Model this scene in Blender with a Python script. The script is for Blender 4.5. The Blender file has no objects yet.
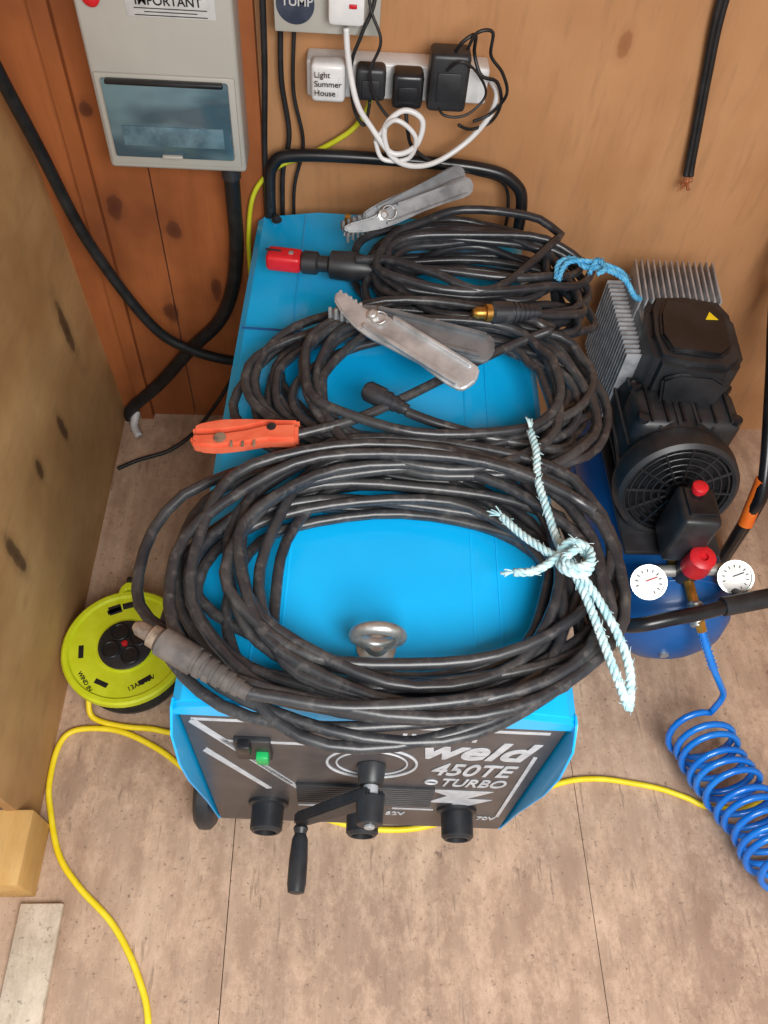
import bpy, bmesh, math, random
import numpy as np
from mathutils import Vector, Matrix
random.seed(7)
V=Vector
bpy.context.scene.view_settings.view_transform='Standard'
# ---------------------------------------------------------------- materials
def newmat(name):
    m=bpy.data.materials.new(name); m.use_nodes=True
    nt=m.node_tree; b=nt.nodes['Principled BSDF']; return m,nt,b
def lin(c):
    return tuple(((x/255)/12.92 if x/255<=.04045 else ((x/255+.055)/1.055)**2.4) for x in c)+(1,)
def noise(nt,vec,scale,detail=4,rough=.6):
    n=nt.nodes.new('ShaderNodeTexNoise'); n.inputs['Scale'].default_value=scale
    n.inputs['Detail'].default_value=detail; n.inputs['Roughness'].default_value=rough
    if vec is not None: nt.links.new(vec,n.inputs['Vector'])
    return n.outputs['Fac']
def ramp(nt,fac,p0,p1,c0=(0,0,0,1),c1=(1,1,1,1)):
    r=nt.nodes.new('ShaderNodeValToRGB'); r.color_ramp.elements[0].position=p0; r.color_ramp.elements[1].position=p1
    r.color_ramp.elements[0].color=c0; r.color_ramp.elements[1].color=c1; nt.links.new(fac,r.inputs['Fac']); return r.outputs['Color']
def mixc(nt,fac,a,b,mode='MIX'):
    m=nt.nodes.new('ShaderNodeMix'); m.data_type='RGBA'; m.blend_type=mode
    for sock,val in ((m.inputs[0],fac),(m.inputs[6],a),(m.inputs[7],b)):
        if isinstance(val,(int,float)): sock.default_value=val
        elif isinstance(val,tuple): sock.default_value=val
        else: nt.links.new(val,sock)
    return m.outputs[2]
def coords(nt,scale=(1,1,1)):
    t=nt.nodes.new('ShaderNodeTexCoord'); mp=nt.nodes.new('ShaderNodeMapping'); mp.inputs['Scale'].default_value=scale
    nt.links.new(t.outputs['Object'],mp.inputs['Vector']); return mp.outputs['Vector']
def bump(nt,b,h,strength=.3,dist=.002):
    n=nt.nodes.new('ShaderNodeBump'); n.inputs['Strength'].default_value=strength; n.inputs['Distance'].default_value=dist
    nt.links.new(h,n.inputs['Height']); nt.links.new(n.outputs['Normal'],b.inputs['Normal'])
def M(name,c1,c2=None,rough=.5,metal=0,scale=30,lo=.4,hi=.65,bmp=0,spec=.5,coat=0,dust=None):
    m,nt,b=newmat(name); v=coords(nt); n=noise(nt,v,scale)
    c2=c2 or tuple(min(255,x*1.12+3) for x in c1)
    col=ramp(nt,n,lo,hi,lin(c1),lin(c2))
    if dust:
        d1=noise(nt,v,dust[1],4,.7); col=mixc(nt,ramp(nt,d1,dust[2],dust[2]+.22,(0,0,0,1),(.5,.5,.5,1)),col,lin(dust[0]))
    nt.links.new(col,b.inputs['Base Color'])
    b.inputs['Roughness'].default_value=rough; b.inputs['Metallic'].default_value=metal
    b.inputs['Specular IOR Level'].default_value=spec; b.inputs['Coat Weight'].default_value=coat
    if bmp: bump(nt,b,n,bmp)
    return m
def knots(nt,base,lst,col,amp=.5):
    t=nt.nodes.new('ShaderNodeTexCoord')
    wob=nt.nodes.new('ShaderNodeTexNoise'); wob.inputs['Scale'].default_value=34; wob.inputs['Detail'].default_value=4; nt.links.new(t.outputs['Object'],wob.inputs['Vector'])
    for (p,s) in lst:
        sub=nt.nodes.new('ShaderNodeVectorMath'); sub.operation='SUBTRACT'; nt.links.new(t.outputs['Object'],sub.inputs[0]); sub.inputs[1].default_value=p
        mu=nt.nodes.new('ShaderNodeVectorMath'); mu.operation='MULTIPLY'; nt.links.new(sub.outputs[0],mu.inputs[0]); mu.inputs[1].default_value=tuple(1/x for x in s)
        ln=nt.nodes.new('ShaderNodeVectorMath'); ln.operation='LENGTH'; nt.links.new(mu.outputs[0],ln.inputs[0])
        ad=nt.nodes.new('ShaderNodeMath'); ad.operation='ADD'; nt.links.new(ln.outputs['Value'],ad.inputs[0]); nt.links.new(wob.outputs['Fac'],ad.inputs[1])
        r=nt.nodes.new('ShaderNodeValToRGB'); e=r.color_ramp.elements; e[0].position=0; e[0].color=(1,1,1,1); e[1].position=1; e[1].color=(0,0,0,1)
        a=e.new(.56); a.color=(.75,.75,.75,1); a2=e.new(.68); a2.color=(.22,.22,.22,1)
        hv=nt.nodes.new('ShaderNodeMath'); hv.operation='MULTIPLY'; hv.inputs[1].default_value=amp; nt.links.new(ad.outputs[0],hv.inputs[0]); nt.links.new(hv.outputs[0],r.inputs['Fac'])
        base=mixc(nt,r.outputs['Color'],base,col)
    return base
def wood(name,c1,c2,c3,gs,rough=.7,kn=(),kcol=(60,35,25),blot=3,stain=None):
    m,nt,b=newmat(name)
    g=noise(nt,coords(nt,gs),1,6,.65); bl=noise(nt,coords(nt),blot,3)
    col=ramp(nt,g,.35,.65,lin(c1),lin(c2)); col=mixc(nt,ramp(nt,bl,.40,.70,(0,0,0,1),(.8,.8,.8,1)),col,lin(c3))
    fg=noise(nt,coords(nt,tuple(x*4 for x in gs)),1,3,.6); col=mixc(nt,ramp(nt,fg,.5,.8,(0,0,0,1),(.55,.55,.55,1)),col,lin(tuple(x*.78 for x in c1)))
    if stain:
        s3=noise(nt,coords(nt,(1,.6,1)),12,8,.85); col=mixc(nt,ramp(nt,s3,.46,.66,(0,0,0,1),(.65,.65,.65,1)),col,lin(tuple(min(255,x*1.12) for x in c2)))
        s=noise(nt,coords(nt),stain[0],8,.8); col=mixc(nt,ramp(nt,s,stain[1],stain[1]+.07,(0,0,0,1),(.8,.8,.8,1)),col,lin(stain[2]))
        s2=noise(nt,coords(nt),95,3,.7); col=mixc(nt,ramp(nt,s2,.61,.69,(0,0,0,1),(.75,.75,.75,1)),col,lin(tuple(x*.68 for x in c1)))
        s4=noise(nt,coords(nt,(2,.25,1)),30,4,.7); col=mixc(nt,ramp(nt,s4,.61,.67,(0,0,0,1),(.55,.55,.55,1)),col,lin(tuple(x*.74 for x in c1)))
    if kn: col=knots(nt,col,kn,lin(kcol))
    nt.links.new(col,b.inputs['Base Color']); b.inputs['Roughness'].default_value=rough
    b.inputs['Specular IOR Level'].default_value=.3
    bump(nt,b,g,.25,.002); return m
m_ply_back=wood('plywood_tan',(178,130,88),(192,144,102),(162,114,74),(14,14,2.2),blot=2.2,kn=[((.42,1.059,.98),(.015,.1,.03))],kcol=(140,90,55))
m_ply_red=wood('boards_red',(150,84,42),(176,104,58),(114,62,34),(16,16,1.6),blot=4,
   kn=[((-.51,1.059,.62),(.020,.3,.036)),((-.40,1.059,.57),(.022,.3,.026)),((-.44,1.059,.35),(.022,.3,.036)),((-.33,1.059,.42),(.015,.3,.045)),((-.52,1.059,.82),(.015,.3,.022))],kcol=(76,36,22))
m_ply_left=wood('plywood_left',(182,138,90),(202,160,110),(150,108,66),(20,3,9),blot=3.5,
   kn=[((-.607,.394,.368),(.3,.020,.065)),((-.607,.728,.319),(.3,.017,.05)),((-.607,.584,.37),(.3,.016,.032)),((-.607,.912,.424),(.3,.024,.09)),((-.607,.25,.55),(.3,.012,.035))],kcol=(62,38,28))
m_floor=wood('floor_plywood',(170,140,118),(200,172,148),(144,116,98),(30,4,10),blot=2.0,stain=(9,.61,(104,84,74)),rough=.6)
m_post=wood('timber',(206,158,90),(222,182,118),(186,140,78),(30,6,30),blot=5)
m_pale=wood('pale_timber',(196,178,156),(216,200,180),(180,160,138),(40,6,30),blot=6,stain=(14,.64,(130,108,92)))
m_dark=M('dark_gap',(25,18,15),rough=.9)
m_seam=M('floor_joist_wood',(96,78,66),rough=.9)
m_blue=M('blue_paint',(8,172,238),(18,184,248),rough=.30,scale=3,coat=.2)
m_blue_d=M('blue_tank',(16,80,146),(26,94,160),rough=.4,scale=4,coat=.1)
m_panel=M('panel_dark',(68,63,64),(82,77,76),rough=.38,scale=12)
m_white=M('white_print',(196,198,202),(172,174,178),rough=.5,scale=40)
m_blk=M('black_plastic',(30,31,34),(46,47,50),rough=.42,scale=20)
m_blk2=M('black_gloss',(20,21,24),(34,35,38),rough=.28,scale=14)
m_rub=M('cable_rubber',(36,38,43),(58,60,64),rough=.33,scale=14,lo=.42,hi=.74,dust=((98,98,98),60,.54),coat=.1)
m_rubb=M('cable_dusty',(42,43,47),(66,67,68),rough=.35,scale=16,lo=.42,hi=.74,dust=((112,108,104),55,.52),coat=.1)
m_boot=M('boot_grey',(80,76,74),(112,104,98),rough=.5,scale=30)
m_wire=M('wire_black',(22,22,24),(38,38,40),rough=.45)
m_steel=M('steel',(215,218,220),(170,174,176),rough=.34,metal=.6,scale=18,bmp=.05)
m_steel2=M('steel_dull',(134,138,142),(100,104,108),rough=.4,metal=.5,scale=20)
m_steel3=M('steel_grey',(150,153,156),(112,115,118),rough=.4,metal=.5,scale=20)
m_zinc=M('zinc',(205,207,205),(160,160,155),rough=.38,metal=.75,scale=30)
m_alu=M('cast_aluminium',(178,180,184),(146,148,152),rough=.5,metal=.35,scale=40)
m_brass=M('brass',(200,150,70),(150,106,50),rough=.35,metal=.8,scale=50)
m_dbr=M('old_brass',(168,148,128),(120,106,96),rough=.5,metal=.5,scale=60)
m_copper=M('copper',(150,90,60),(180,110,70),rough=.4,metal=.5)
m_red=M('red_plastic',(190,22,34),(206,32,42),rough=.4)
m_orange=M('orange_plastic',(214,90,60),(228,112,80),rough=.55,scale=25)
m_orange2=M('orange_paint',(226,104,28),(236,120,40),rough=.45)
m_green=M('lime_plastic',(206,216,30),(216,226,48),rough=.4)
m_yel=M('yellow_cable',(240,212,24),(248,224,50),rough=.45)
m_ygr=M('earth_wire',(186,190,30),(200,200,50),rough=.45)
m_hose=M('air_hose_blue',(10,108,204),(26,130,218),rough=.25,scale=8,coat=.3)
m_rope=M('rope_pale',(158,198,206),(205,224,226),rough=.85,scale=90)
m_ropeb=M('rope_blue',(60,150,200),(110,185,220),rough=.8,scale=90)
m_grey=M('grey_enamel',(168,166,158),(176,174,166),rough=.4,scale=6)
m_wpl=M('white_plastic',(212,212,212),(222,222,222),rough=.35)
m_paper=M('label_paper',(196,196,194),(180,180,180),rough=.6)
m_face=M('gauge_face',(204,204,200),rough=.4)
m_yl=M('warning_yellow',(236,206,30),rough=.4)
m_gbut=M('green_button',(20,160,84),(30,180,96),rough=.3)
m,nt,b=newmat('smoked_cover'); 
gcol=ramp(nt,noise(nt,coords(nt,(6,6,14)),1,2),.4,.6,lin((60,84,96)),lin((98,126,134))); nt.links.new(gcol,b.inputs['Base Color'])
b.inputs['Roughness'].default_value=.12; b.inputs['Coat Weight'].default_value=.5; m_smoke=m
# ---------------------------------------------------------------- groups
CUR=None
def G(name,loc=(0,0,0),rz=0,local=False):
    global CUR
    e=bpy.data.objects.new(name,None); bpy.context.collection.objects.link(e); e.location=loc; e.rotation_euler=(0,0,rz)
    e.empty_display_size=.05
    mw=Matrix.Translation(V(loc))@Matrix.Rotation(rz,4,'Z')
    CUR=(e,None if local else mw.inverted()); return CUR
def mk(name,vs,fs,mat,smooth=False):
    me=bpy.data.meshes.new(name); me.from_pydata([tuple(v) for v in vs],[],fs); me.update()
    o=bpy.data.objects.new(name,me); bpy.context.collection.objects.link(o); me.materials.append(mat)
    return fin(o,smooth)
def fin(o,smooth):
    me=o.data
    if smooth:
        me.polygons.foreach_set('use_smooth',[True]*len(me.polygons))
        try: me.set_sharp_from_angle(angle=math.radians(40))
        except Exception: pass
    if CUR:
        o.parent=CUR[0]
        if CUR[1] is not None: o.matrix_parent_inverse=CUR[1]
    return o
def bm2(name,bm,mat,smooth=False):
    bmesh.ops.recalc_face_normals(bm,faces=bm.faces)
    me=bpy.data.meshes.new(name); bm.to_mesh(me); bm.free(); me.materials.append(mat)
    o=bpy.data.objects.new(name,me); bpy.context.collection.objects.link(o); return fin(o,smooth)
def frame(ax):
    ax=V(ax).normalized(); t=V((0,0,1)) if abs(ax.z)<.9 else V((1,0,0)); u=t.cross(ax).normalized(); return u,ax.cross(u),ax
def box(name,c,s,mat,bev=.003,R=None,seg=2):
    bm=bmesh.new(); bmesh.ops.create_cube(bm,size=1)
    for v in bm.verts: v.co=V((v.co.x*s[0],v.co.y*s[1],v.co.z*s[2]))
    if bev: bmesh.ops.bevel(bm,geom=bm.edges[:],offset=min(bev,min(s)*.45),segments=seg,affect='EDGES',profile=.5)
    mt=Matrix.Translation(V(c))@(R.to_4x4() if R else Matrix())
    bm.transform(mt); return bm2(name,bm,mat,bool(bev))
def lathe(name,p0,ax,prof,mat,seg=28,smooth=True,oct=0):
    u,w,a=frame(ax); p0=V(p0); vs=[];fs=[]
    for r,h in prof:
        for k in range(seg):
            t=2*math.pi*k/seg+oct; vs.append(p0+a*h+(u*math.cos(t)+w*math.sin(t))*max(r,1e-5))
    n=len(prof)
    for i in range(n-1):
        for k in range(seg): fs.append((i*seg+k,i*seg+(k+1)%seg,(i+1)*seg+(k+1)%seg,(i+1)*seg+k))
    fs.append(tuple(range(seg))[::-1]); fs.append(tuple((n-1)*seg+k for k in range(seg)))
    return mk(name,vs,fs,mat,smooth)
def cyl(name,p0,p1,r,mat,r1=None,seg=24,bev=.0015):
    p0=V(p0);p1=V(p1);L=(p1-p0).length; r1=r if r1 is None else r1; b=min(bev,L*.3,r*.5)
    return lathe(name,p0,p1-p0,[(r-b,0),(r,b),(r1,L-b),(r1-b,L)],mat,seg)
def prism(name,poly,o,xa,ya,depth,mat,bev=.002):
    o=V(o);xa=V(xa).normalized();ya=V(ya).normalized();n=xa.cross(ya)
    bm=bmesh.new(); vv=[bm.verts.new(o+xa*x+ya*y) for x,y in poly]; f=bm.faces.new(vv)
    r=bmesh.ops.extrude_face_region(bm,geom=[f]); 
    for e in r['geom']:
        if isinstance(e,bmesh.types.BMVert): e.co+=n*depth
    if bev: bmesh.ops.bevel(bm,geom=bm.edges[:],offset=bev,segments=2,affect='EDGES')
    return bm2(name,bm,mat,bool(bev))
def catmull(pts,sub,cyc=False):
    P=[np.array(p,float) for p in pts]; n=len(P); out=[]
    rng=range(n) if cyc else range(n-1)
    for i in rng:
        g=lambda j:(P[j%n] if cyc else P[min(max(j,0),n-1)])
        a,b,c,d=g(i-1),g(i),g(i+1),g(i+2)
        for k in range(sub):
            t=k/sub; out.append(.5*((2*b)+(c-a)*t+(2*a-5*b+4*c-d)*t*t+(-a+3*b-3*c+d)*t**3))
    if not cyc: out.append(P[-1])
    return out
def sweep(name,pts,r,mat,seg=10,cyc=False,rf=None):
    P=np.array(pts,float); n=len(P)
    T=np.zeros_like(P)
    T[1:-1]=P[2:]-P[:-2]; T[0]=P[1]-P[0]; T[-1]=P[-1]-P[-2]
    if cyc: T[0]=P[1]-P[-1]; T[-1]=P[0]-P[-2]
    T/=np.linalg.norm(T,axis=1)[:,None]+1e-12
    u=np.cross(T[0],[0,0,1.]); 
    if np.linalg.norm(u)<1e-3: u=np.cross(T[0],[1.,0,0])
    u/=np.linalg.norm(u); vs=[];fs=[]
    for i in range(n):
        u=u-T[i]*(u@T[i]); u/=np.linalg.norm(u)+1e-12; w=np.cross(T[i],u)
        rr=r if rf is None else rf(i/(n-1))*r
        for k in range(seg):
            t=2*math.pi*k/seg; vs.append(P[i]+(u*math.cos(t)+w*math.sin(t))*rr)
    m=n if cyc else n-1
    for i in range(m):
        j=(i+1)%n
        for k in range(seg): fs.append((i*seg+k,i*seg+(k+1)%seg,j*seg+(k+1)%seg,j*seg+k))
    if not cyc: fs.append(tuple(range(seg))[::-1]); fs.append(tuple((n-1)*seg+k for k in range(seg)))
    o=mk(name,vs,fs,mat,False); o.data.polygons.foreach_set('use_smooth',[True]*len(o.data.polygons)); return o
def tube(name,pts,r,mat,sub=8,cyc=False,seg=10,rf=None): return sweep(name,catmull(pts,sub,cyc),r,mat,seg,cyc,rf)
def torus(name,c,ax,R_,r,mat,seg=36):
    u,w,a=frame(ax); c=V(c)
    return sweep(name,[c+(u*math.cos(t)+w*math.sin(t))*R_ for t in np.linspace(0,2*math.pi,seg,endpoint=False)],r,mat,10,True)
def text(name,s,o,xa,ya,size,mat,depth=.0008,shear=0,sx=1,bold=.012):
    cu=bpy.data.curves.new(name,'FONT'); cu.body=s; cu.size=size; cu.extrude=depth; cu.shear=shear; cu.offset=size*bold
    to=bpy.data.objects.new(name+'_t',cu); bpy.context.collection.objects.link(to)
    bpy.context.view_layer.update(); dg=bpy.context.evaluated_depsgraph_get()
    me=bpy.data.meshes.new_from_object(to.evaluated_get(dg)); bpy.data.objects.remove(to)
    xa=V(xa).normalized();ya=V(ya).normalized();za=xa.cross(ya)
    mt=Matrix(((xa.x*sx,ya.x,za.x,o[0]),(xa.y*sx,ya.y,za.y,o[1]),(xa.z*sx,ya.z,za.z,o[2]),(0,0,0,1)))
    me.transform(mt); me.materials.clear(); me.materials.append(mat)
    ob=bpy.data.objects.new(name,me); bpy.context.collection.objects.link(ob); return fin(ob,False)
def rope(name,pts,r,mat,pitch=.026):
    P=catmull(pts,14); P=np.array(P); s=np.concatenate([[0],np.cumsum(np.linalg.norm(np.diff(P,axis=0),axis=1))])
    n=max(20,int(s[-1]/.003)); ss=np.linspace(0,s[-1],n); Q=np.stack([np.interp(ss,s,P[:,k]) for k in range(3)],1)
    T=np.gradient(Q,axis=0); T/=np.linalg.norm(T,axis=1)[:,None]
    u=np.cross(T[0],[.1,.2,1.]);u/=np.linalg.norm(u); U=[]
    for i in range(n): u=u-T[i]*(u@T[i]); u/=np.linalg.norm(u); U.append(u.copy())
    for j in range(3):
        L=[]
        for i in range(n):
            a=2*math.pi*ss[i]/pitch+j*2*math.pi/3; w=np.cross(T[i],U[i]); L.append(Q[i]+(U[i]*math.cos(a)+w*math.sin(a))*r*.5)
        sweep(name+'_strand_%d'%(j+1),L,r*.58,mat,7)
    for j in range(int(s[-1]*160)):
        i=random.randrange(n); q=V(Q[i]); e=V((random.uniform(-1,1),random.uniform(-1,1),random.uniform(-.2,1))).normalized()
        tt=V(T[i])*random.choice((-1,1)); sweep(name+'_fibre_%d'%j,[q+e*r*.7,q+e*r*1.2+tt*.002,q+e*r*1.7+tt*.006],.00045,mat,4)
# ---------------------------------------------------------------- room
YW=1.059; XL=-.607
def slab(name,boxes,mat,lean=0):
    bm=bmesh.new()
    for (x0,x1,y0,y1,z0,z1) in boxes:
        r=bmesh.ops.create_cube(bm,size=1)
        for v in r['verts']: v.co=V(((x0+x1)/2+v.co.x*(x1-x0),(y0+y1)/2+v.co.y*(y1-y0),(z0+z1)/2+v.co.z*(z1-z0)))
    for v in bm.verts: v.co.x+=lean*v.co.z
    return bm2(name,bm,mat)
slab('floor',[(-1.3,-.2378,-1.6,YW+.02,-.02,0),(-.2362,.4343,-1.6,YW+.02,-.02,0),(.4357,1.6,-1.6,YW+.02,-.02,0)],m_floor)
slab('floor_joist',[(-1.3,1.6,-1.6,YW+.02,-.04,-.0205)],m_seam)
slab('wall_back',[(-.205,1.6,YW,YW+.02,0,2.15)],m_ply_back)
slab('wall_back_boards',[(-.80,-.43,YW,YW+.02,0,2.15),(-.427,-.205,YW,YW+.02,0,2.15)],m_ply_red)
slab('wall_left',[(XL-.02,XL,.02,YW,0,2.15)],m_ply_left,-.042)
slab('unseen_shade_wall',[(1.30,1.32,-.2,YW,0,2.15)],m_ply_left)  # out of view, set close in to cut world light and darken the corners
slab('unseen_shade_ceiling',[(-.75,1.32,-.15,YW+.02,2.151,2.17)],m_ply_back)  # unseen, added to block light from above so the corners go darker
slab('trim_1',[(-.262,-.205,YW-.03,YW-.0005,0,2.15)],m_ply_red)
slab('trim_2',[(-.566,-.535,YW-.018,YW-.0005,0,2.15)],m_ply_red)
G('timber_post',(-.66,-.03,0)); box('post',(-.665,-.04,.055),(.165,.125,.11),m_post,.003)
G('threshold_board',(-.56,-.3,0)); box('board',(-.565,-.345,.008),(.075,.46,.016),m_pale,.003)
# ---------------------------------------------------------------- welder
G('welding_machine',(0,0,0),-.0402,local=True)
L=1.0;w=.26
prof=[(-w,.08),(-w,.636),(-w+.012,.646),(-.155,.662),(-.14,.664),(.14,.664),(.155,.662),(w-.012,.646),(w,.636),(w,.08)]
vs=[];fs=[];n=len(prof)
for y in (0.004,L):
    for x,z in prof: vs.append((x,y,z))
for i in range(n-1): fs.append((i,i+1,n+i+1,n+i))
fs.append(tuple(range(n,2*n))); fs.append((n-1,0,n,2*n-1))
hood=mk('hood',vs,fs,m_blue,False)
hood.modifiers.new('s','SOLIDIFY').thickness=.002
bv=hood.modifiers.new('b','BEVEL'); bv.width=.006; bv.segments=3; bv.limit_method='ANGLE'; bv.angle_limit=math.radians(8)
for sx,nm in ((-1,'cheek_left'),(1,'cheek_right')):
    prism(nm,[(0.01,.09),(0.003,.085),(-.012,.25),(-.036,.44),(-.04,.53),(-.03,.61),(-.004,.642),(.01,.642)],(sx*w-(.003 if sx>0 else 0),0,0),(0,1,0),(0,0,1),.003,m_blue,.0008)
prism('hood_lip',[(-w,.634),(-w+.012,.644),(-.155,.660),(.155,.660),(w-.012,.644),(w,.634),(w,.618),(-w,.618)],(0,.012,0),(1,0,0),(0,0,1),.016,m_blue,.0008)
for sx in (-1,1):
    box('pressed_line_%d'%(sx+1),(sx*.128,.36,.6642),(.0035,.60,.0012),m_blue,.0005)
    box('hood_fold_%d'%(sx+1),(sx*.165,.50,.6612),(.003,.98,.0015),m_blue,.0006)
box('front_panel',(0,.006,.36),(.508,.012,.53),m_panel,.002)
box('base_skid',(0,.5,.085),(.50,.98,.03),m_blk,.004)
box('seam_strip',(.0,.665,.6645),(.50,.004,.0015),m_blue_d,0)
FY=-.0012
def quad(nm,poly,mat=m_white): prism(nm,poly,(0,FY+.0009,0),(1,0,0),(0,0,1),.0008,mat,0)
quad('stripe_1',[(-.245,.585),(-.238,.60),(-.112,.33),(-.122,.325)])
quad('stripe_2',[(-.21,.52),(-.205,.53),(-.10,.30),(-.108,.296)])
quad('stripe_3',[(-.24,.47),(-.233,.485),(-.15,.30),(-.158,.295)])
quad('stripe_4',[(-.205,.52),(-.06,.52),(-.06,.512),(-.205,.512)])
quad('stripe_5',[(-.24,.60),(.235,.60),(.235,.592),(-.24,.592)])
quad('stripe_6',[(-.10,.304),(-.06,.304),(-.06,.298),(-.10,.298)])
quad('stripe_7',[(.232,.50),(.238,.50),(.238,.18),(.232,.18)])
quad('arrow_flash',[(.10,.325),(.205,.325),(.165,.28),(.21,.28),(.135,.20),(.15,.255),(.105,.255),(.135,.295)])
quad('rating_bar_1',[(-.11,.212),(-.02,.212),(-.02,.205),(-.11,.205)])
quad('rating_bar_2',[(.05,.212),(.12,.212),(.12,.205),(.05,.205)])
for i in range(9): quad('scale_mark_%d'%i,[(.04+i*.012,.552),(.046+i*.012,.552),(.046+i*.012,.574),(.04+i*.012,.574)])
torus('dial_ring',(.004,FY,.445),(0,-1,0),.066,.0022,m_white,48)
torus('dial_ring_inner',(.004,FY,.445),(0,-1,0),.052,.0016,m_white,48)
text('logo_text','weld',(.066,FY,.482),(1,0,0),(0,0,1),.100,m_white,.0006,.3,.80,.028)
text('model_text','450TE',(.092,FY,.405),(1,0,0),(0,0,1),.075,m_white,.0006,.25,.62,.012)
text('turbo_text','TURBO',(.112,FY,.35),(1,0,0),(0,0,1),.052,m_white,.0006,.25,.60,.015)
torus('turbo_ring',(.100,FY,.367),(0,-1,0),.009,.0018,m_white,20)
text('volt_text_1','52V',(.04,FY,.17),(1,0,0),(0,0,1),.026,m_white,.0006,sx=.8)
text('volt_text_2','70V',(.2,FY,.16),(1,0,0),(0,0,1),.026,m_white,.0006,sx=.8)
for j in range(9):
    box('louvre_%d'%j,(-.0,-.002,.245+j*.011),(.22,.008,.005),m_blk,.001)
cyl('crank_hub',(.004,-.0,.435),(.004,-.03,.435),.022,m_blk,.018)
cyl('crank_shaft',(.004,-.03,.435),(.004,-.05,.435),.011,m_steel)
cyl('crank_boss',(.004,-.045,.430),(.004,-.085,.430),.021,m_blk,.019)
d=V((-.103,0,-.138)); Lc=d.length; d.normalize(); nrm=V((d.z,0,-d.x))
prism('crank_arm',[(-.012,-.019),(.0,-.022),(Lc,-.013),(Lc+.012,-.006),(Lc+.012,.006),(Lc,.013),(0,.022),(-.012,.019)],(.004,-.054,.430) ,d,nrm,.018,m_blk,.003)
lathe('crank_grip',(-.099,-.056,.292),(0,-1,0),[(.010,0),(.012,.004),(.009,.012),(.0125,.02),(.0145,.05),(.0145,.085),(.0125,.097),(.006,.099)],m_blk,24)
cyl('crank_pin',(.004,-.084,.43),(.004,-.09,.43),.008,m_steel)
for i,x in enumerate((-.16,0,.16)):
    lathe('output_socket_%d'%(i+1),(x,0,.215),(0,-1,0),[(.034,0),(.034,.006),(.027,.008),(.027,.045),(.022,.05),(.018,.05),(.017,.02),(.002,.02)],m_blk,28)
    lathe('socket_contact_%d'%(i+1),(x,-.02,.215),(0,-1,0),[(.008,0),(.008,.022),(.002,.024)],m_dbr,16)
box('rocker_base',(-.165,-.004,.50),(.05,.01,.075),m_blk,.002)
box('rocker_green',(-.152,-.012,.485),(.018,.014,.03),m_gbut,.003); box('rocker_black',(-.175,-.012,.525),(.018,.014,.03),m_blk2,.003)
for nm,x,y,r in (('wheel_front_left',-.285,.06,.075),('wheel_front_right',.25,.10,.06),('wheel_rear_left',-.285,.86,.1),('wheel_rear_right',.285,.86,.1)):
    sx=-1 if x<0 else 1
    lathe(nm,(x-.018,y,r),(1,0,0),[(r*.5,0),(r-.01,0),(r-.001,.008),(r,.018),(r-.001,.028),(r-.01,.036),(r*.5,.036)],m_blk,32)
    cyl(nm+'_hub',(x-.024,y,r),(x+.024,y,r),r*.35,m_zinc)
    cyl(nm+'_axle',(x,y,r),(x-sx*.12,y,r+.003),.01,m_zinc)
tube('rear_handle',[(-.225,.99,.30),(-.235,1.0,.55),(-.235,1.005,.70),(-.225,1.008,.755),(-.18,1.01,.775),(0,1.012,.778),(.16,1.012,.772),(.225,1.01,.75),(.25,1.005,.70),(.252,1.0,.55),(.25,.99,.30)],.0115,m_blk2,8,seg=14)
torus('lifting_eye',(-.003,.078,.704),(0.0,-1,-.10),.029,.0085,m_zinc,36)
lathe('lifting_eye_collar',(-.003,.080,.662),(0,0,1),[(.026,0),(.026,.006),(.016,.010),(.012,.018)],m_zinc,24)
for i,(x,y) in enumerate([(-.095,.31),(.108,.065),(.2,.97),(-.22,.97)]):
    lathe('hood_screw_%d'%(i+1),(x,y,.661),(0,0,1),[(.010,0),(.010,.003),(.006,.004),(.006,.010),(.003,.012)],m_blk,16)
# ---------------------------------------------------------------- cable coils
def coil(name,N,xl,xr,yb,yt,z0,dz,seed,r,mat,lead=None,lead_end=None,sq=.92,wob=.009):
    rn=random.Random(seed)
    def sh(a,b): 
        l=[a+(b-a)*i/(N) for i in range(N+1)]; rn.shuffle(l); return l
    A1,A2,B1,B2=sh(*xl),sh(*xr),sh(*yb),sh(*yt)
    pts=[];S=40
    ph=[rn.random()*6 for _ in range(8)]
    for i in range(N):
        for k in range(S):
            t=k/S; e=t*t*(3-2*t); f=lambda A:A[i]*(1-e)+A[i+1]*e
            a=-2*math.pi*t+.4; ca,sa=math.cos(a),math.sin(a)
            ca=math.copysign(abs(ca)**sq,ca); sa=math.copysign(abs(sa)**sq,sa)
            cx=(f(A1)+f(A2))/2; ax=(f(A2)-f(A1))/2; cy=(f(B1)+f(B2))/2; ay=(f(B2)-f(B1))/2
            tt=i+t
            x=cx+ax*ca+wob*math.sin(3.1*a+tt*1.7+ph[0])+.003*math.sin(7.3*a+tt*3.1+ph[3])
            y=cy+ay*sa+wob*.8*math.sin(2.3*a+tt*2.1+ph[1])+.003*math.sin(6.1*a+tt*2.7+ph[4])
            z=z0+r+dz*(i+t)+.005*math.sin(2*a+ph[2]+i*1.3)
            z=max(z,z0+r)
            sag=max(0,-.27-x)*.4+max(0,-.04-y)*.2+max(0,x-.30)*.3
            pts.append((x,y,z-sag))
    if lead: pts=[*catmull(list(lead)+[pts[0]],10)][:-1]+pts
    if lead_end: pts=pts+catmull([pts[-1]]+list(lead_end),10)[1:]
    sweep(name,pts,r,mat,12)
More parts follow.
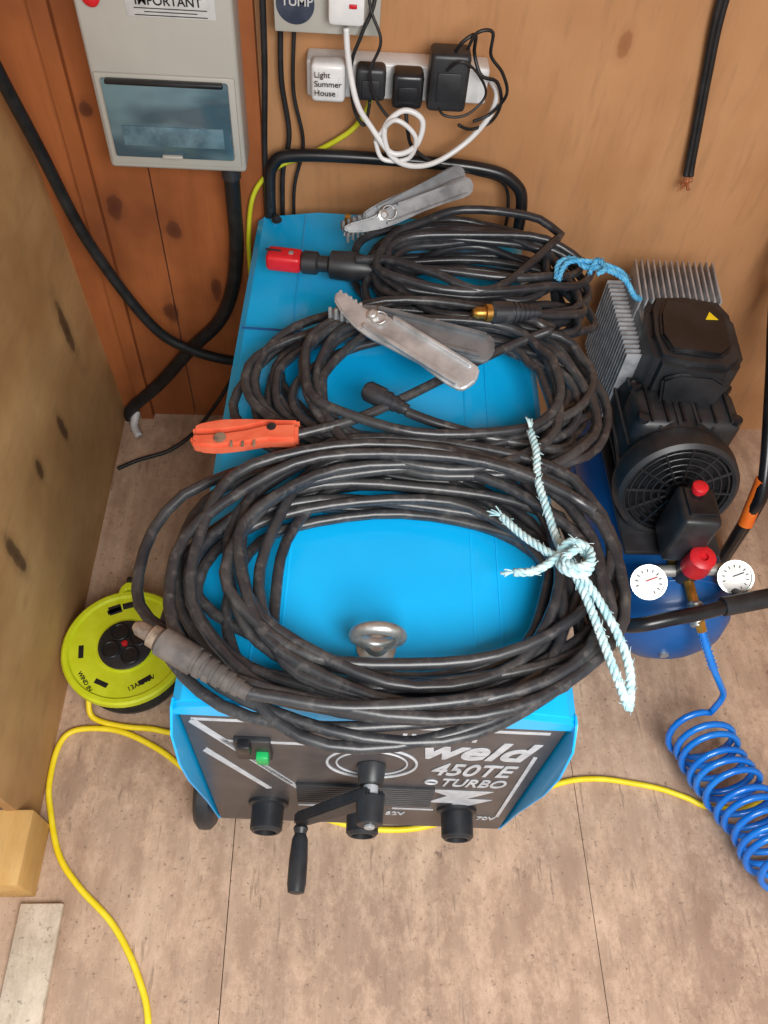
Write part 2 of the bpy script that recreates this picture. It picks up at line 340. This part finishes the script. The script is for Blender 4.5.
def boot(name,p0,p1,r,mat,ribs=7,tipmat=None,tip=.03):
    p0=V(p0);p1=V(p1);L_=(p1-p0).length; pr=[(r*.8,0),(r,.004)]
    for i in range(ribs):
        h=.35*L_+.6*L_*i/ribs; rr=r*(1-.45*i/ribs); pr+= [(rr,h),(rr,h+.6*L_*.55/ribs),(rr*.84,h+.6*L_*.6/ribs),(rr*.84,h+.6*L_*.95/ribs)]
    pr.append((r*.5,L_)); lathe(name+'_boot',p0,p1-p0,pr,mat,20)
    if tipmat:
        a=(p0-p1).normalized(); lathe(name+'_pin',p0,a,[(r*.78,0),(r*.78,tip*.3),(r*.55,tip*.35),(r*.55,tip*.8),(r*.3,tip)],tipmat,18)
G('welding_cable_coil',(.0,.15,.67))
coil('cable',17,(-.325,-.125),(.235,.33),(-.062,.034),(.275,.39),.664,.0045,3,.0077,m_rubb,
     lead=[(-.152,-.020,.757),(-.12,-.025,.755),(-.03,-.035,.752),(.12,-.02,.747),(.25,.03,.72)])
boot('connector',(-.256,.037,.772),(-.15,-.023,.760),.0175,m_boot,6,m_dbr,.034)
G('electrode_cable_coil',(.09,.54,.67))
coil('cable',14,(-.225,-.06),(.28,.375),(.31,.42),(.61,.71),.664,.0050,11,.0075,m_rubb,
     lead=[(.045,.43,.735),(.10,.41,.73),(.2,.39,.72),(.3,.41,.70)],lead_end=[(.2,.57,.73),(.0,.43,.735),(-.10,.385,.735),(-.15,.375,.73)])
boot('connector',(-.015,.465,.742),(.048,.433,.735),.016,m_rub,4,m_blk,.004)
G('earth_cable_coil',(.19,.85,.67))
coil('cable',14,(-.05,.07),(.31,.405),(.60,.75),(.83,.935),.664,.0053,5,.0075,m_rub,
     lead=[(.265,.635,.750),(.32,.655,.735),(.36,.70,.71)],lead_end=[(.2,.70,.745),(.1,.73,.75),(.03,.765,.745),(-.03,.775,.735)])
boot('connector',(.185,.622,.762),(.268,.635,.755),.018,m_rub,6,m_brass,.03)
# red electrode holder
G('electrode_holder',(-.1,.8,.70))
R=Matrix.Rotation(-.12,3,'Z')
box('red_jaw_tip',(-.155,.803,.708),(.062,.036,.032),m_red,.008,R,4); box('jaw_slot',(-.174,.807,.7245),(.028,.004,.002),m_blk,.0005,R)
box('jaw_stud',(-.143,.801,.7248),(.008,.008,.003),m_steel,.001,R)
lathe('holder_body',(-.127,.799,.708),(1,-.16,0.05),[(.013,0),(.02,.006),(.02,.03),(.014,.034),(.014,.05),(.024,.055),(.026,.095),(.019,.12),(.012,.15)],m_blk,20)
# orange electrode holder
G('electrode_holder.001',(-.2,.385,.70))
o0=V((-.263,.378,.714)); K=1.28
pk=lambda P:[(x*K,y*K) for x,y in P]
prism('upper_jaw',pk([(0,-.012),(.010,-.018),(.03,-.021),(.055,-.019),(.085,-.014),(.12,-.016),(.12,.010),(.085,.010),(.06,.004),(.03,.000),(.0,.0)]),o0,(1,0,.10),(0,1,0),.022,m_orange,.005)
prism('lower_jaw',pk([(.0,.004),(.03,.004),(.06,.008),(.085,.014),(.12,.014),(.12,.020),(.085,.022),(.055,.024),(.03,.024),(.008,.019),(0,.014)]),o0,(1,0,.08),(0,1,0),.019,m_orange,.005)
lathe('jaw_recess',(-.222,.366,.7415),(-.10,0,1),[(.009,0),(.009,.001),(.001,.0012)],m_dbr,18)
lathe('jaw_pivot',(-.150,.384,.745),(-.10,0,1),[(.007,0),(.007,.003),(.003,.004)],m_blk,14)
for j in range(3): box('jaw_groove_%d'%j,(-.205+j*.016,.356,.741+j*.0012),(.004,.012,.002),m_dbr,.0005)
# earth clamps
def clamp(gn,org,dirv,op,rollv,hl,mat,matb,wd=1.0):
    G(gn,org); o=V(org); a=V(dirv).normalized(); up=V(rollv); up=(up-a*up.dot(a)).normalized(); s=up.cross(a)
    for sg,nm,mt in ((1,'lever_a',matb),(-1,'lever_b',mat)):
        c,si=math.cos(op*sg),math.sin(op*sg); d_=(a*c+s*si); sd=up.cross(d_)
        poly=[(-.075,-.004*sg),(-.07,.008*sg),(-.045,.018*sg),(-.01,.025*sg),(.02,.026*sg),(hl*.55,.020*sg),(hl*.85,.024*sg),(hl*.97,.022*sg),(hl,.014*sg),(hl+.004,.0),(hl*.98,-.016*sg),(hl*.85,-.018*sg),(hl*.55,-.014*sg),(.02,-.012*sg),(-.02,-.004*sg),(-.06,-.008*sg)]
        poly=[(x,y*wd) for x,y in poly]
        if sg<0: poly=poly[::-1]
        base=o+up*(.002 if sg<0 else -.014)
        prism(nm,poly,base,d_,sd,.010,mt,.003)
        for q_,(y0,y1,x0) in enumerate(((.016,.0215,.0),(-.0135,-.009,.03))):
            q0=[(x0,y0*sg*wd),(hl*.92,y0*sg*wd),(hl*.92,y1*sg*wd),(x0,y1*sg*wd)]
            if sg<0: q0=q0[::-1]
            prism(nm+'_flange_%d'%q_,q0,base+up*.008,d_,sd,.010,mt,.0014)
        for q in range(5): box(nm+'_tooth_%d'%q,o+d_*(-.070+q*.01)-sd*(.006*sg),(.005,.005,.02),mat,.001)
    cyl('pivot',o-up*.02,o+up*.02,.006,m_steel); lathe('pivot_head',o+up*.012,up,[(.010,0),(.010,.004),(.004,.006)],m_zinc,6)
    sp=[o+a*.012+up*(h)+ (a*math.cos(t)+s*math.sin(t))*.012 for t,h in zip(np.linspace(0,8*math.pi,80),np.linspace(-.012,.018,80))]
    sweep('spring',sp,.0014,m_steel,6)
clamp('earth_clamp',(-.004,.582,.774),(.87,-.49,.0),.16,(0,-.35,1),.19,m_steel,m_steel2,1.22)
clamp('earth_clamp.001',(.012,.858,.765),(.87,.46,.16),.06,(.1,-.9,.7),.178,m_steel3,m_steel2,.80)
lathe('brass_bolt',(-.048,.845,.748),(.1,-.1,1),[(.011,0),(.011,.008),(.006,.009),(.006,.026),(.002,.027)],m_brass,6)
box('jaw_braid_lug',(-.03,.852,.75),(.05,.03,.012),m_dbr,.003,Matrix.Rotation(.5,3,'Z'))
# ---------------------------------------------------------------- ropes
G('rope_tie',(.25,.17,.75))
sh=lambda P,d:[tuple(np.array(p)+np.array(d)) for p in P]
D0=(-.012,-.036,0.002)
rope('main',sh([(.236,.425,.745),(.238,.38,.752),(.234,.33,.752),(.240,.28,.752),(.247,.23,.752),(.254,.18,.768),(.266,.13,.772),(.282,.06,.765),(.292,.03,.755),(.304,.012,.735),(.310,.015,.728),(.309,.05,.752),(.296,.09,.768),(.274,.14,.776),(.252,.178,.78)],D0),.0056,m_rope)
rope('tail_1',sh([(.178,.27,.748),(.20,.235,.757),(.228,.20,.77),(.255,.172,.785)],D0),.0054,m_rope)
rope('tail_2',sh([(.185,.182,.75),(.21,.178,.762),(.24,.19,.78),(.262,.20,.782),(.275,.18,.785),(.262,.158,.788),(.24,.165,.785),(.236,.185,.775)],D0),.0056,m_rope)
rope('knot',sh([(.235,.19,.77),(.25,.205,.788),(.272,.195,.79),(.27,.172,.795),(.25,.163,.795),(.24,.178,.79),(.256,.19,.798)],D0),.0056,m_rope)
for k,(p,dv) in enumerate([((.224,.389,.747),(0,1,.2)),((.166,.234,.750),(-1,.6,0)),((.173,.146,.752),(-1,-.1,0))]):
    for j in range(7):
        q=V(p); e=q+V(dv).normalized()*.016+V((random.uniform(-.006,.006),random.uniform(-.006,.006),random.uniform(-.004,.006)))
        tube('fray_%d_%d'%(k,j),[q,(q+e)/2+V((0,0,.002)),e],.0011,m_rope,3,seg=5)
G('rope_tie.001',(.39,.73,.73))
D1=(-.004,-.04,0)
rope('main',sh([(.318,.78,.74),(.325,.81,.75),(.35,.81,.758),(.365,.79,.758),(.40,.79,.755),(.44,.79,.735),(.468,.79,.70),(.50,.83,.66)],D1),.005,m_ropeb)
rope('loop',sh([(.32,.775,.74),(.335,.80,.757),(.37,.80,.762),(.42,.80,.75),(.45,.82,.72),(.48,.87,.665)],D1),.0045,m_ropeb)
rope('knot',sh([(.37,.775,.757),(.385,.80,.766),(.395,.775,.768),(.38,.768,.762)],D1),.0045,m_ropeb)
# ---------------------------------------------------------------- compressor
G('air_compressor',(.62,.6,0))
lathe('tank',(.62,.30,.20),(0,1,0),[(.01,0),(.05,.006),(.09,.025),(.115,.055),(.125,.09),(.125,.52),(.115,.555),(.09,.585),(.05,.604),(.01,.61)],m_blue_d,48)
lathe('tank_boss',(.60,.302,.185),(0,-1,0),[(.009,-.004),(.009,.006),(.003,.007)],m_zinc,8)
torus('tank_weld',(.62,.39,.20),(0,1,0),.1255,.002,m_blue_d)
box('platform',(.595,.66,.335),(.19,.44,.012),m_blk,.004)
for i,(x,y) in enumerate([(.52,.42),(.72,.42),(.52,.82),(.72,.82)]):
    cyl('foot_leg_%d'%i,(x,y,.16),(x,y,.02),.012,m_blue_d); cyl('foot_pad_%d'%i,(x,y,.03),(x,y,0),.02,m_blk)
box('cylinder_core',(.60,.85,.48),(.15,.20,.22),m_steel2,.006)
for j in range(18): box('side_fin_%d'%j,(.522,.745+j*.0125,.475),(.06,.004,.18),m_alu,.001)
for j in range(14): box('head_fin_%d'%j,(.531+j*.0122,.905,.585),(.004,.12,.06),m_alu,.001,Matrix.Rotation(-.1,3,'Z'))
box('head_block',(.61,.90,.570),(.16,.11,.03),m_steel2,.003)
for j in range(5): box('rear_fin_%d'%j,(.615,.90,.42+j*.026),(.18,.15,.005),m_alu,.001)
cyl('motor_body',(.585,.56,.435),(.60,.80,.445),.098,m_blk,.1,40,.01)
for j in range(18):
    a=math.pi*2*j/18; box('motor_rib_%d'%j,(.59+.1*math.cos(a),.67,.438+.1*math.sin(a)),(.006,.15,.006),m_blk,.001)
prism('motor_cover',[(-.085,-.02),(-.075,-.085),(-.02,-.10),(.06,-.10),(.09,-.07),(.09,.05),(.07,.09),(.0,.10),(-.065,.09),(-.08,.05)],(.606,.765,.50),(1,-.08,0),(.08,1,0),.115,m_blk,.012)
prism('cover_top',[(-.065,-.03),(-.05,-.07),(.04,-.075),(.065,-.05),(.065,.04),(.045,.07),(-.045,.07),(-.06,.03)],(.606,.765,.612),(1,-.08,0),(.08,1,0),.012,m_blk2,.005)
prism('cover_front_facet',[(-.05,0),(.05,0),(.06,.06),(.03,.075),(-.03,.075),(-.06,.06)],(.599,.655,.52),(1,-.08,0),(0,.25,1),.012,m_blk2,.005)
prism('warning_label',[(-.012,-.009),(.012,-.009),(0,.012)],(.644,.79,.6245),(1,0,0),(0,1,0),.0008,m_yl,0)
box('crankcase',(.598,.645,.47),(.20,.10,.13),m_blk,.02,None,3)
for j in range(6): box('crankcase_rib_%d'%j,(.523+j*.03,.645,.537),(.005,.085,.008),m_blk2,.001)
for x in (.508,.683):
    for y in (.69,.61): lathe('bolt_%d_%d'%(x*100,y*100),(x,y,.53),(0,0,1),[(.011,0),(.011,.01),(.007,.012)],m_blk2,8)
lathe('fan_shroud',(.585,.56,.43),(-.03,-1,.25),[(.112,0),(.116,.02),(.112,.05),(.104,.056),(.098,.052),(.098,.03),(.02,.028)],m_blk,44)
gc=V((.585,.56,.43))+V((-.03,-1,.25)).normalized()*.05
for i,rr in enumerate((.022,.036,.050,.064,.078,.092)): torus('grille_ring_%d'%i,gc,(-.03,-1,.25),rr,.0028,m_blk2)
u_,w_,a_=frame((-.03,-1,.25))
for j in range(12):
    t=j*math.pi/6; dd=u_*math.cos(t)+w_*math.sin(t); cyl('grille_spoke_%d'%j,gc+dd*.01,gc+dd*.10,.003,m_blk2,seg=8)
lathe('grille_badge',gc,a_,[(.024,0),(.024,.005),(.018,.007)],m_blk2,24)
box('pressure_switch',(.587,.442,.435),(.070,.085,.13),m_blk,.010,Matrix.Rotation(-.05,3,'Z'),3)
box('switch_collar',(.587,.445,.503),(.05,.06,.008),m_blk2,.003)
lathe('stop_button',(.585,.465,.504),(0,0,1),[(.011,0),(.011,.008),(.014,.009),(.014,.018),(.010,.021)],m_red,22)
cyl('switch_pipe',(.592,.44,.38),(.60,.43,.31),.012,m_brass)
cyl('manifold',(.535,.40,.335),(.705,.41,.335),.012,m_zinc)
cyl('regulator_body',(.612,.405,.31),(.612,.395,.375),.024,m_blk)
lathe('regulator_knob',(.610,.388,.372),(-.05,-.15,1),[(.019,0),(.026,.003),(.027,.012),(.024,.050),(.018,.054),(.009,.055),(.008,.048)],m_red,14)
for i,(x,y) in enumerate(((.530,.372),(.700,.385))):
    ax=V((-.25,-.55,.8)).normalized(); c=V((x,y,.345))
    lathe('gauge_case_%d'%(i+1),c-ax*.018,ax,[(.022,0),(.030,.004),(.031,.018),(.033,.020),(.033,.026),(.029,.026),(.028,.022),(.002,.022)],m_zinc,36)
    lathe('gauge_face_%d'%(i+1),c+ax*.003,ax,[(.0275,0),(.0275,.0015),(.001,.0016)],m_face,32)
    u,w3,_=frame(ax); cc=c+ax*.0052
    for k in range(11):
        t=-.7+k*math.pi*1.45/10; dd=u*math.cos(t)+w3*math.sin(t); cyl('tick_%d_%d'%(i,k),cc+dd*.019,cc+dd*.024,.0009,m_blk,seg=6,bev=.0001)
    cyl('needle_%d'%(i+1),cc-u*.005,cc+(u*.6+w3*.8)*.018,.0011,m_blk if i else m_red,seg=6,bev=.0001)
    cyl('gauge_stem_%d'%(i+1),c-ax*.018,V((x+(.02 if i==0 else -.02),.40,.335)),.007,m_brass)
cyl('outlet_pipe',(.612,.385,.335),(.612,.33,.335),.010,m_brass)
lathe('quick_coupler',(.612,.335,.34),(.05,-.8,-.35),[(.010,0),(.014,.004),(.014,.016),(.011,.018),(.011,.028),(.014,.03),(.014,.045),(.008,.048)],m_zinc,20)
tube('handle_frame',[(.50,.40,.26),(.482,.33,.28),(.480,.297,.315),(.50,.283,.345),(.55,.288,.36),(.61,.30,.362),(.70,.325,.362),(.78,.34,.362)],.0135,m_blk2,8,seg=14)
cyl('handle_grip',(.65,.312,.362),(.79,.342,.362),.018,m_blk)
cyl('handle_post',(.70,.42,.28),(.70,.33,.355),.009,m_blk)
lathe('carry_wheel',(.752,.47,.075),(1,0,0),[(.03,0),(.068,0),(.075,.008),(.075,.024),(.068,.032),(.03,.032)],m_blk,36); cyl('carry_wheel_hub',(.75,.47,.075),(.787,.47,.075),.04,m_blue_d)
# ---------------------------------------------------------------- air hose
G('coiled_air_hose',(.7,.05,0))
hp=[(.618,.29,.325),(.632,.262,.30),(.655,.235,.26),(.680,.222,.22),(.70,.215,.18)]
a0=V((.668,.180,.085)); a1=V((.80,-.095,.072)); ax=(a1-a0)
u=V((1,.05,0)).normalized(); wv=V((.0,.35,.94)).normalized()
hel=[]; T=12
for i in range(T*20+1):
    t=i/20; f_=t/T; c=a0+ax*f_; rr=.060-.004*f_
    hel.append(c+(u*math.cos(2*math.pi*t+1.2)*rr+wv*math.sin(2*math.pi*t+1.2)*rr*.95)+ax*.014*math.sin(t*2.3)+V((.004*math.sin(t*1.1),0,.005*math.sin(t*1.7))))
hel=[V((p.x,p.y,max(p.z,.008))) for p in hel]
end=[(.86,-.12,.02),(.95,-.06,.008),(1.1,.0,.008)]
sweep('hose',catmull(hp+[tuple(hel[0])],8)[:-1]+[tuple(p) for p in hel]+catmull([tuple(hel[-1])]+end,8)[1:],.0064,m_hose,12)
sp=[]; hpc=catmull(hp[:3],30)
for i,p in enumerate(hpc): sp.append(V(p)+V((math.cos(i*1.2),.3*math.sin(i*1.2),math.sin(i*1.2)))*.008)
sweep('strain_spring',sp,.0014,m_hose,6)
lathe('hose_nut',hp[0],V(hp[1])-V(hp[0]),[(.009,-.012),(.010,-.01),(.010,.008),(.008,.01)],m_brass,6)
# ---------------------------------------------------------------- cable reel
G('cable_reel',(-.482,.348,0))
c=V((-.476,.348,0)); 
lathe('reel_base',c,(0,0,1),[(.10,0),(.108,.004),(.108,.012),(.07,.016),(.07,.08),(.105,.084)],m_blk,48)
for j in range(6): torus('wound_cable_%d'%j,c+V((0,0,.024+j*.0105)),(0,0,1),.088+.004*(j%2),.0055,m_yel,44)
lathe('reel_face',c+V((0,0,.082)),(0,0,1),[(.120,0),(.127,.003),(.127,.016),(.123,.020),(.115,.020),(.111,.015),(.058,.015),(.056,.020),(.052,.020)],m_green,56)
lathe('socket_plate',c+V((0,0,.095)),(0,0,1),[(.054,0),(.054,.009),(.050,.011),(.001,.011)],m_blk,44)
for j in range(4):
    a=j*math.pi/2+.5; q=c+V((math.cos(a)*.029,math.sin(a)*.029,.106)); lathe('outlet_%d'%j,q,(0,0,1),[(.019,0),(.019,.004),(.017,.005),(.015,.003),(.001,.003)],m_blk2,26)
    for k in range(3): box('outlet_%d_slot_%d'%(j,k),q+V((math.cos(a+k*2.1)*.008,math.sin(a+k*2.1)*.008,.0035)),(.003,.006,.001),m_dark,0)
lathe('reset_button',c+V((0,0,.106)),(0,0,1),[(.006,0),(.006,.006),(.003,.007)],m_red,14)
for j,a in enumerate((0.0,2.0,3.3,4.3,5.3)): box('slot_%d'%j,c+V((math.cos(a)*.088,math.sin(a)*.088,.0972)),(.028,.010,.001),m_dark,.0003,Matrix.Rotation(a+1.57,3,'Z'))
box('winding_hole',c+V((-.035,.082,.0972)),(.026,.02,.001),m_blk,.0003,Matrix.Rotation(.4,3,'Z'))
box('label_1',c+V((-.01,.092,.0975)),(.022,.014,.001),m_blk,.0003,Matrix.Rotation(.3,3,'Z'))
text('reel_text','13A 240V',c+V((.02,-.098,.0975)),(.85,.5,0),(-.5,.85,0),.014,m_dark,.0004)
text('reel_text_b','WIND IN',c+V((-.085,-.06,.0975)),(.6,-.8,0),(.8,.6,0),.012,m_dark,.0004)
prism('carry_handle',[(-.03,0),(-.022,.03),(-.012,.04),(.012,.04),(.022,.03),(.03,0),(.018,0),(.012,.022),(-.012,.022),(-.018,0)],c+V((-.008,.108,.083)),(1,0,0),(0,1,.1),.018,m_green,.003)
box('handle_grip',c+V((-.008,.15,.10)),(.026,.014,.018),m_blk,.004)
G('extension_cable',(-.4,.1,0))
z=.0058
tube('cord_reel_side',[(-.55,.26,.03),(-.545,.235,.012),(-.52,.222,z),(-.47,.212,z),(-.42,.208,z),(-.37,.2,z),(-.30,.21,z),(-.2,.22,z)],z,m_yel)
tube('cord_floor',[(-.2,.10,z),(-.30,.105,z),(-.344,.127,z),(-.395,.163,z),(-.462,.196,z),(-.515,.208,z),(-.575,.203,z),(-.598,.17,z),(-.600,.10,z),(-.588,.05,z),(-.556,-.03,z),(-.51,-.085,z),(-.445,-.141,z),(-.405,-.19,z),(-.378,-.235,z),(-.358,-.28,z),(-.352,-.33,z),(-.36,-.45,z),(-.40,-.7,z)],z,m_yel)
tube('cord_under',[(-.2,.10,z),(-.1,.045,z),(.0,.016,z),(.1,.012,z),(.2,.035,z),(.30,.065,z),(.374,.09,z),(.43,.105,z),(.489,.108,z),(.55,.10,z),(.61,.088,z),(.66,.07,z),(.705,.052,z),(.80,.06,z),(.95,.15,z)],z,m_yel)
# ---------------------------------------------------------------- consumer unit
G('consumer_unit',(-.35,1.0,.95))
box('case',(-.348,1.006,.965),(.24,.094,.39),m_grey,.008,None,3)
box('lid_rim',(-.348,.957,.862),(.226,.006,.158),m_grey,.004)
box('smoked_flap',(-.348,.950,.868),(.205,.010,.135),m_smoke,.005)
box('flap_hinge',(-.348,.948,.932),(.19,.012,.008),m_blk2,.003)
box('flap_catch',(-.352,.944,.806),(.035,.008,.006),m_grey,.002)
box('breakers',(-.345,.9443,.842),(.17,.002,.035),M('breaker_tint',(96,126,138),(70,96,108),rough=.15,scale=30),.0006)
box('warning_paper',(-.322,.958,1.058),(.135,.001,.06),m_paper,.0003)
text('important_text','IMPORTANT',(-.375,.9568,1.046),(1,0,0),(0,0,1),.018,m_dark,.0003)
for j in range(3): box('small_print_%d'%j,(-.322,.957,1.078-j*.006),(.11-.02*(j%2),.0006,.0015),m_dark,0)
for j in range(3): box('small_print_b%d'%j,(-.322,.957,1.041-j*.005),(.11-.03*(j%2),.0006,.0012),m_dark,0)
lathe('test_button',(-.438,.958,1.053),(0,-1,0),[(.013,0),(.013,.006),(.009,.009)],m_red,20)
for x in (-.45,-.25): lathe('case_screw_%d'%(x*100),(x,.959,.795),(0,-1,0),[(.004,0),(.004,.002),(.001,.003)],m_zinc,10)
cyl('gland',(-.262,1.0,.77),(-.262,1.0,.735),.018,m_blk)
# ---------------------------------------------------------------- armoured cables
G('armoured_cable',(-.4,1.03,.4)); tube('cable',[(-.262,1.0,.737),(-.264,1.005,.68),(-.27,1.02,.56),(-.291,1.025,.444),(-.33,1.03,.35),(-.405,1.03,.262),(-.49,1.03,.15),(-.58,1.03,.05),(-.585,1.02,.02)],.015,m_wire,seg=14)
tube('white_sleeve',[(-.57,1.03,.04),(-.575,1.0,.02),(-.56,.97,.015)],.010,m_wpl)
G('armoured_cable.001',(-.5,.98,.6)); tube('cable',[(-.60,.80,1.25),(-.60,.88,1.08),(-.60,.93,.941),(-.59,.972,.79),(-.556,.99,.583),(-.473,.99,.378),(-.40,.99,.305),(-.309,1.0,.262),(-.22,1.025,.24)],.0115,m_wire,seg=14)
G('thin_flex',(-.4,1.0,.1)); tube('cable',[(-.30,1.0,.22),(-.36,.98,.12),(-.42,.96,.04),(-.48,.93,.008),(-.55,.90,.006),(-.598,.87,.006)],.005,m_wire)
# ---------------------------------------------------------------- sockets
G('socket_strip',(.035,1.04,.91))
box('strip_body',(.035,1.036,.918),(.31,.044,.062),m_wpl,.005,None,3)
for j in range(4): box('gang_%d'%j,(-.085+j*.076,1.0125,.918),(.062,.003,.052),m_wpl,.001)
def plug(nm,x,z_,mat,s=(.052,.036,.056),y=1.008):
    box(nm,(x,y-s[1]/2,z_),s,mat,.008,None,3); box(nm+'_grip',(x,y-s[1]-.001,z_-.004),(s[0]*.6,.004,s[2]*.5),mat,.0018)
plug('white_plug',-.083,.93,m_wpl,(.057,.034,.064))
for i,(tx,zz) in enumerate((('Light',.944),('Summer',.929),('House',.914))): text('plug_note_%d'%i,tx,(-.106,.9675,zz),(1,.0,0),(0,0,1),.0135,m_dark,.0004,bold=0)
plug('black_plug_1',-.012,.93,m_blk,(.05,.032,.055)); plug('black_plug_2',.05,.925,m_blk2,(.052,.04,.058)); plug('power_adapter',.116,.945,m_blk,(.066,.045,.095))
tube('lead_1',[(.05,.985,.895),(.055,.975,.86),(.07,.98,.82),(.12,.99,.785),(.19,1.0,.765),(.25,1.01,.74),(.27,1.015,.68),(.272,1.02,.62)],.0035,m_wire)
tube('lead_2',[(-.012,.985,.90),(-.02,.98,.86),(-.04,.985,.89),(-.045,.985,.96),(-.03,.98,1.01),(-.01,.99,1.07),(-.02,1.02,1.2)],.003,m_wire)
tube('lead_3',[(.12,.98,.985),(.13,.97,1.01),(.150,.975,1.02),(.155,.99,.985),(.17,.98,.955),(.20,.99,.94),(.215,1.0,.90),(.205,1.01,.86),(.17,1.0,.85),(.145,.985,.865)],.003,m_wire)
tube('lead_4',[(-.162,1.04,1.0),(-.165,1.04,.9),(-.155,1.04,.80),(-.17,1.035,.72),(-.175,1.03,.55)],.0048,m_wire)
tube('lead_5',[(-.185,1.02,1.2),(-.19,1.02,.95),(-.20,1.025,.78),(-.205,1.025,.6)],.0055,m_wire)
tube('lead_6',[(-.14,1.05,.99),(-.145,1.045,.88),(-.13,1.045,.78),(-.15,1.04,.68),(-.15,1.03,.5)],.0035,m_wire)
tube('lead_7',[(.05,.98,.905),(.03,.965,.88),(.0,.965,.91),(-.015,.96,.96),(.0,.96,1.01),(-.02,.97,1.06),(-.03,.99,1.15)],.0025,m_wire)
tube('lead_8',[(.10,.985,.92),(.11,.955,.90),(.15,.955,.90),(.18,.965,.93),(.16,.955,.97),(.13,.95,.99),(.11,.96,.97)],.0022,m_wire)
tube('lead_9',[(.14,.97,1.0),(.15,.96,1.03),(.175,.965,1.03),(.18,.975,.99),(.205,.98,.96),(.22,.99,.92),(.20,1.0,.88),(.17,.99,.87)],.0028,m_wire)
G('switched_socket',(-.09,1.04,1.04))
box('backbox',(-.085,1.03,1.06),(.165,.055,.12),m_grey,.004); box('faceplate',(-.085,1.0,1.06),(.168,.008,.122),m_grey,.003)
lathe('round_sticker',(-.135,.9955,1.042),(0,-1,0),[(.030,0),(.030,.001),(.001,.0012)],M('sticker_navy',(40,48,66),(60,68,84),rough=.4),32)
text('sticker_text','TUMP',(-.157,.994,1.040),(1,0,0),(0,0,1),.019,m_paper,.0003)
box('white_plug',(-.055,.98,1.055),(.058,.034,.058),m_wpl,.008); box('red_neon',(-.045,.962,1.057),(.012,.004,.006),m_red,.001)
tube('cord',[(-.055,.975,1.02),(-.05,.975,.97),(-.035,.962,.91),(-.01,.96,.87),(.03,.955,.825),(.07,.955,.84),(.078,.958,.885),(.045,.960,.90),(.015,.958,.87),(.025,.955,.825),(.06,.960,.80),(.11,.98,.795),(.165,1.0,.825),(.200,1.008,.87),(.207,1.01,.91),(.192,1.02,.93)],.005,m_wpl,seg=10)
tube('cord_loop',[(.0,.968,.84),(.03,.950,.888),(.068,.95,.86),(.06,.958,.815),(.015,.96,.81),(0,.968,.84)],.0042,m_wpl)
G('earth_wire',(-.15,1.0,.7)); tube('wire',[(-.01,1.02,.885),(-.02,1.03,.85),(-.05,1.035,.81),(-.12,1.035,.765),(-.18,1.03,.74),(-.225,1.02,.69),(-.242,1.015,.60),(-.245,1.01,.5)],.0048,m_ygr)
G('hanging_cable',(.59,1.04,.9))
tube('core_1',[(.54,1.045,1.2),(.550,1.043,1.05),(.569,1.045,.95),(.589,1.045,.85),(.601,1.04,.78),(.604,1.035,.757)],.0062,m_wire)
tube('core_2',[(.551,1.045,1.2),(.560,1.045,1.05),(.576,1.043,.95),(.596,1.043,.85),(.609,1.04,.78),(.613,1.035,.757)],.0062,m_wire)
for j in range(12):
    p=V((.604+.008*(j%2),1.037,.76)); tube('frayed_strand_%d'%j,[p,p+V((random.uniform(-.008,.008),-.004,-.012)),p+V((random.uniform(-.018,.018),random.uniform(-.02,0),random.uniform(-.03,-.015)))],.0011,m_copper,3,seg=5)
# ---------------------------------------------------------------- folded hand truck at right
G('hand_truck',(.96,.8,0))
for i,x in enumerate((.85,1.10)):
    tube('rail_%d'%i,[(x,.60,.0),(x,.62,.2),(x,.64,.30),(x,.80,.44),(x,.95,.56),(x,1.03,.70)],.013,m_blk2)
    tube('rail_outer_%d'%i,[(x+.03,.63,.0),(x+.03,.65,.22),(x+.03,.70,.33),(x+.03,.83,.44),(x+.03,.98,.56)],.012,m_blk2)
    cyl('rail_sleeve_low_%d'%i,(x,.612,.19),(x,.650,.308),.016,m_orange2); cyl('rail_sleeve_top_%d'%i,(x,.955,.57),(x,.985,.622),.016,m_orange2)
for j,(y,z_) in enumerate(((.70,.36),(.85,.48),(.95,.57))): cyl('cross_bar_%d'%j,(.85,y,z_),(1.10,y,z_),.010,m_blk)
# ---------------------------------------------------------------- light
wd=bpy.data.worlds.new('World'); bpy.context.scene.world=wd; wd.use_nodes=True
wd.node_tree.nodes['Background'].inputs[0].default_value=(.93,.96,1,1); wd.node_tree.nodes['Background'].inputs[1].default_value=.60
def area(n,loc,tgt,size,sy,e,col):
    l=bpy.data.lights.new(n,'AREA'); l.shape='RECTANGLE'; l.size=size; l.size_y=sy; l.energy=e; l.color=col
    o=bpy.data.objects.new(n,l); bpy.context.collection.objects.link(o); o.location=loc
    o.rotation_euler=(V(tgt)-V(loc)).to_track_quat('-Z','Y').to_euler(); return o
area('doorway_daylight',(.40,-1.1,1.95),(0.15,.15,.15),1.0,.9,54,(1,.985,.96))
# ---------------------------------------------------------------- camera
th,ps,r,F=0.96,0.1029,0.1043,815.1
cam=V((-.056,-.3819,1.6392))
f=V((math.sin(ps)*math.cos(th),math.cos(ps)*math.cos(th),-math.sin(th))); rt=V((math.cos(ps),-math.sin(ps),0)); dn=f.cross(rt)
c,s=math.cos(r),math.sin(r); R=rt*c-dn*s; D=rt*s+dn*c
cd=bpy.data.cameras.new('camera'); co=bpy.data.objects.new('camera',cd); bpy.context.collection.objects.link(co)
co.matrix_world=Matrix(((R[0],-D[0],-f[0],cam[0]),(R[1],-D[1],-f[1],cam[1]),(R[2],-D[2],-f[2],cam[2]),(0,0,0,1)))
cd.sensor_fit='VERTICAL'; cd.sensor_height=24; cd.lens=24*F/1024; cd.clip_start=.01
bpy.context.scene.camera=co
